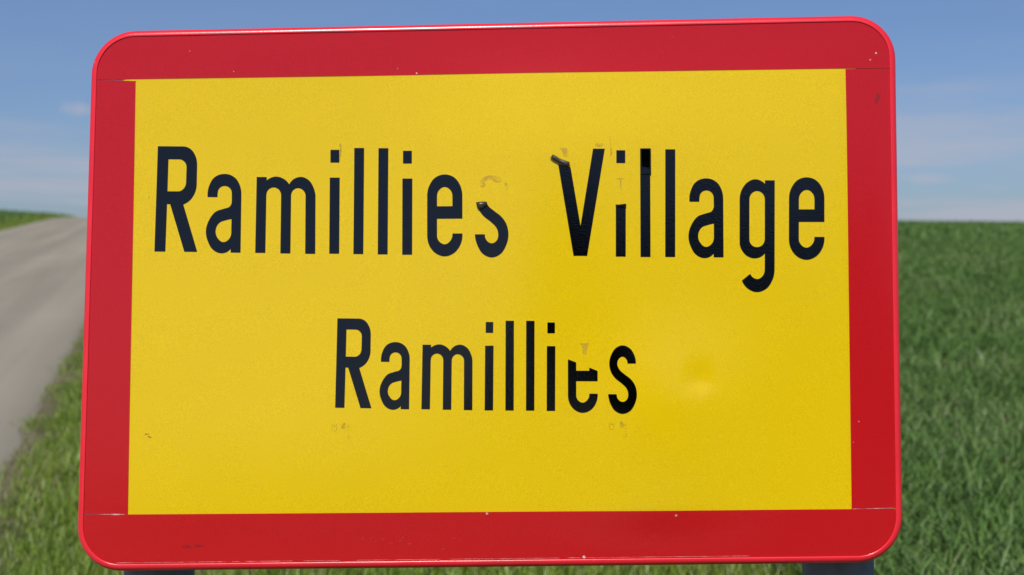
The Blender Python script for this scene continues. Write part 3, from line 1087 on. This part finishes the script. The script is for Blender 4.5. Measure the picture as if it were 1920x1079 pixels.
def wheat(cr, bands, seed):
    ch = []
    for yr, dens, wsc, lsc, segs, ang, pad in bands:
        x, y = scatter(cr, yr, dens, ang, pad)
        keep = RNG.random(len(x)) < 0.80 + 0.25 * vnoise(x, y, 3.1, seed)
        x, y = x[keep], y[keep]
        n = len(x)
        hh = 0.86 + 0.28 * vnoise(x, y, 1.4, seed + 1)
        L = lsc * hh * RNG.uniform(0.65, 1.15, n)
        Wd = wsc * RNG.uniform(0.7, 1.25, n)
        ch.append(blades(x, y, L, Wd, 1.6, tints(x, y, 0.24, seed + 2), segs))
    return ch


AX = 0.44
blade_object('wheat_crop', wheat((C_F, 400), [((3.2, 11.0), 1850, 0.0080, 0.22, 3, AX, 0.5), ((11.0, 22.0), 780, 0.0105, 0.23, 2, AX, 0.3), ((22.0, 48.0), 200, 0.019, 0.26, 2, AX, 0.3), ((48.0, 150.0), 26, 0.050, 0.32, 2, AX, 0)], 21),
             M_WHEAT, 'dense green young wheat filling the field right of the sign')
blade_object('far_wheat_crop', wheat((-400, C_L - 1.0), [((20.0, 60.0), 30, 0.04, 0.34, 2, 0.50, 0), ((60.0, 150.0), 26, 0.06, 0.36, 2, 0.50, 0)], 31),
             M_WHEAT, 'green crop on the low bank beyond the road')


def verge(cr, bands, seed):
    ch = []
    for yr, dens, wsc, lsc, segs, ang, pad in bands:
        x, y = scatter(cr, yr, dens, ang, pad)
        c = x + YAW * y
        d0 = (c - (C_R - 0.10)) + 0.0 + 0.20 * (vnoise(x, y, 1.3, seed) - 0.5) + 0.16 * (vnoise(x, y, 5.0, seed + 5) - 0.5)
        if cr[0] < -5:
            d0 = np.full(len(x), 1.0)
        keep = RNG.random(len(x)) < sstep(-0.03, 0.38, d0) * (0.6 + 0.5 * vnoise(x, y, 6.0, seed + 3))
        x, y, d0 = x[keep], y[keep], d0[keep]
        n = len(x)
        L = lsc * (0.35 + 0.65 * sstep(0, 0.6, d0)) * (0.6 + 0.8 * vnoise(x, y, 2.3, seed + 1)) * RNG.uniform(0.5, 1.2, n)
        Wd = wsc * RNG.uniform(0.7, 1.3, n)
        tn = tints(x, y, 0.22, seed + 2, 1.7)
        tn = np.where(RNG.random(n) < 0.05, 0.99, tn)
        ch.append(blades(x, y, L, Wd, 0.95, tn, segs))
    return ch


blade_object('verge_grass', verge((C_R - 0.35, C_F + 0.1), [((2.0, 15.0), 3900, 0.0040, 0.13, 2, AX, 0.3), ((15.0, 40.0), 700, 0.010, 0.17, 2, AX, 0.5), ((40.0, 130.0), 120, 0.025, 0.17, 2, AX, 0.5)], 41),
             M_VERGE, 'bright green roadside grass between the road and the wheat')
blade_object('bank_grass', verge((C_L - 1.3, C_L + 0.05), [((20.0, 150.0), 160, 0.025, 0.16, 2, 0.5, 0)], 51), M_VERGE, 'strip of grass along the far edge of the road')

# ------------------------------------------------------------------ unseen trees added behind the photographer to darken reflections in the sign
M_LEAF, t, b = material('tree_leaf')
v = coords(t)
t.links.new(ramp(t, noise_tex(t, v, 1.6, 4.0), [(0.3, (0.030, 0.050, 0.014)), (0.7, (0.060, 0.090, 0.025))]), b.inputs['Base Color'])
b.inputs['Roughness'].default_value = 0.6
M_BARK, t, b = material('tree_bark')
v = coords(t)
t.links.new(ramp(t, noise_tex(t, v, 9.0, 5.0), [(0.3, (0.06, 0.045, 0.03)), (0.7, (0.14, 0.11, 0.08))]), b.inputs['Base Color'])
b.inputs['Roughness'].default_value = 0.9


def tube(vs, fs, p0, p1, r0, r1, seg=8):
    d = (Vector(p1) - Vector(p0)).normalized()
    a = d.orthogonal().normalized()
    c = d.cross(a)
    o_ = len(vs)
    for p, r in ((p0, r0), (p1, r1)):
        for i in range(seg):
            th = i / seg * 2 * math.pi
            vs.append(tuple(Vector(p) + a * r * math.cos(th) + c * r * math.sin(th)))
    for i in range(seg):
        j = (i + 1) % seg
        fs.append((o_ + i, o_ + j, o_ + seg + j, o_ + seg + i))


def tree(x, y, h, r, label, seed):
    rg = np.random.default_rng(seed)
    root = bpy.data.objects.new('reflection_tree', None)
    COL.objects.link(root)
    root.location = (x, y, gz(x, y))
    root['label'] = label
    root['category'] = 'tree'
    root['group'] = 'trees added out of view for reflections'
    vs, fs = [], []
    top = h * 0.30
    tube(vs, fs, (0, 0, -0.3), (0.1, 0, top), h * 0.028, h * 0.018, 10)
    tube(vs, fs, (0.1, 0, top), (0, 0.1, h * 0.85), h * 0.018, h * 0.004, 8)
    cl = []
    for k in range(11):
        a = k * 2.4 + rg.uniform(-.3, .3)
        z0 = h * rg.uniform(0.14, 0.62)
        rad = r * rg.uniform(0.55, 0.85)
        p1 = (rad * math.cos(a), rad * math.sin(a), z0 + h * rg.uniform(0.04, 0.22))
        tube(vs, fs, (0.08, 0, z0), p1, h * 0.010, h * 0.002, 6)
        cl.append(p1)
    for k in range(9):
        cl.append((rg.normal(0, r * .35), rg.normal(0, r * .35), h * rg.uniform(0.5, 0.93)))
    new_mesh_obj('trunk', vs, fs, M_BARK, root)
    ctr = np.array(cl)
    n = 9000
    pick = ctr[rg.integers(0, len(ctr), n)]
    off = rg.normal(0, 1, (n, 3))
    off /= np.linalg.norm(off, axis=1)[:, None]
    p = pick + off * (rg.random(n) ** 0.5)[:, None] * np.array([r * .40, r * .40, h * .13])
    a = rg.normal(0, 1, (n, 3))
    a /= np.linalg.norm(a, axis=1)[:, None]
    c2_ = np.cross(a, rg.normal(0, 1, (n, 3)))
    c2_ /= np.linalg.norm(c2_, axis=1)[:, None]
    sz = rg.uniform(0.16, 0.34, n)[:, None]
    V = np.stack([p - a * sz, p + c2_ * sz * .6, p + a * sz, p - c2_ * sz * .6], 1).reshape(-1, 3)
    F = np.arange(n * 4).reshape(-1, 4)
    new_mesh_obj('crown', V, F, M_LEAF, root, smooth=False)
    return root


tree(-1.6, -46, 13.0, 4.4, 'broad leafy tree added for reflections, nearest behind the photographer', 1)
tree(4.0, -52, 11.0, 4.6, 'bushy tree added for reflections, second in the row behind the photographer', 2)
tree(0.8, -60, 16.5, 5.0, 'tall leafy tree added for reflections, standing back behind the first two', 5)
tree(6.2, -66, 13.2, 5.0, 'tall leafy tree added for reflections, middle of the row behind the photographer', 6)
tree(9.0, -78, 15.6, 5.4, 'rounded leafy tree added for reflections, last but one behind the photographer', 3)
tree(12.6, -92, 19.0, 5.6, 'leafy tree added for reflections, farthest behind the photographer', 7)
tree(13.8, -46, 13.5, 4.8, 'leafy tree added for reflections, alone across the road behind the photographer', 4)
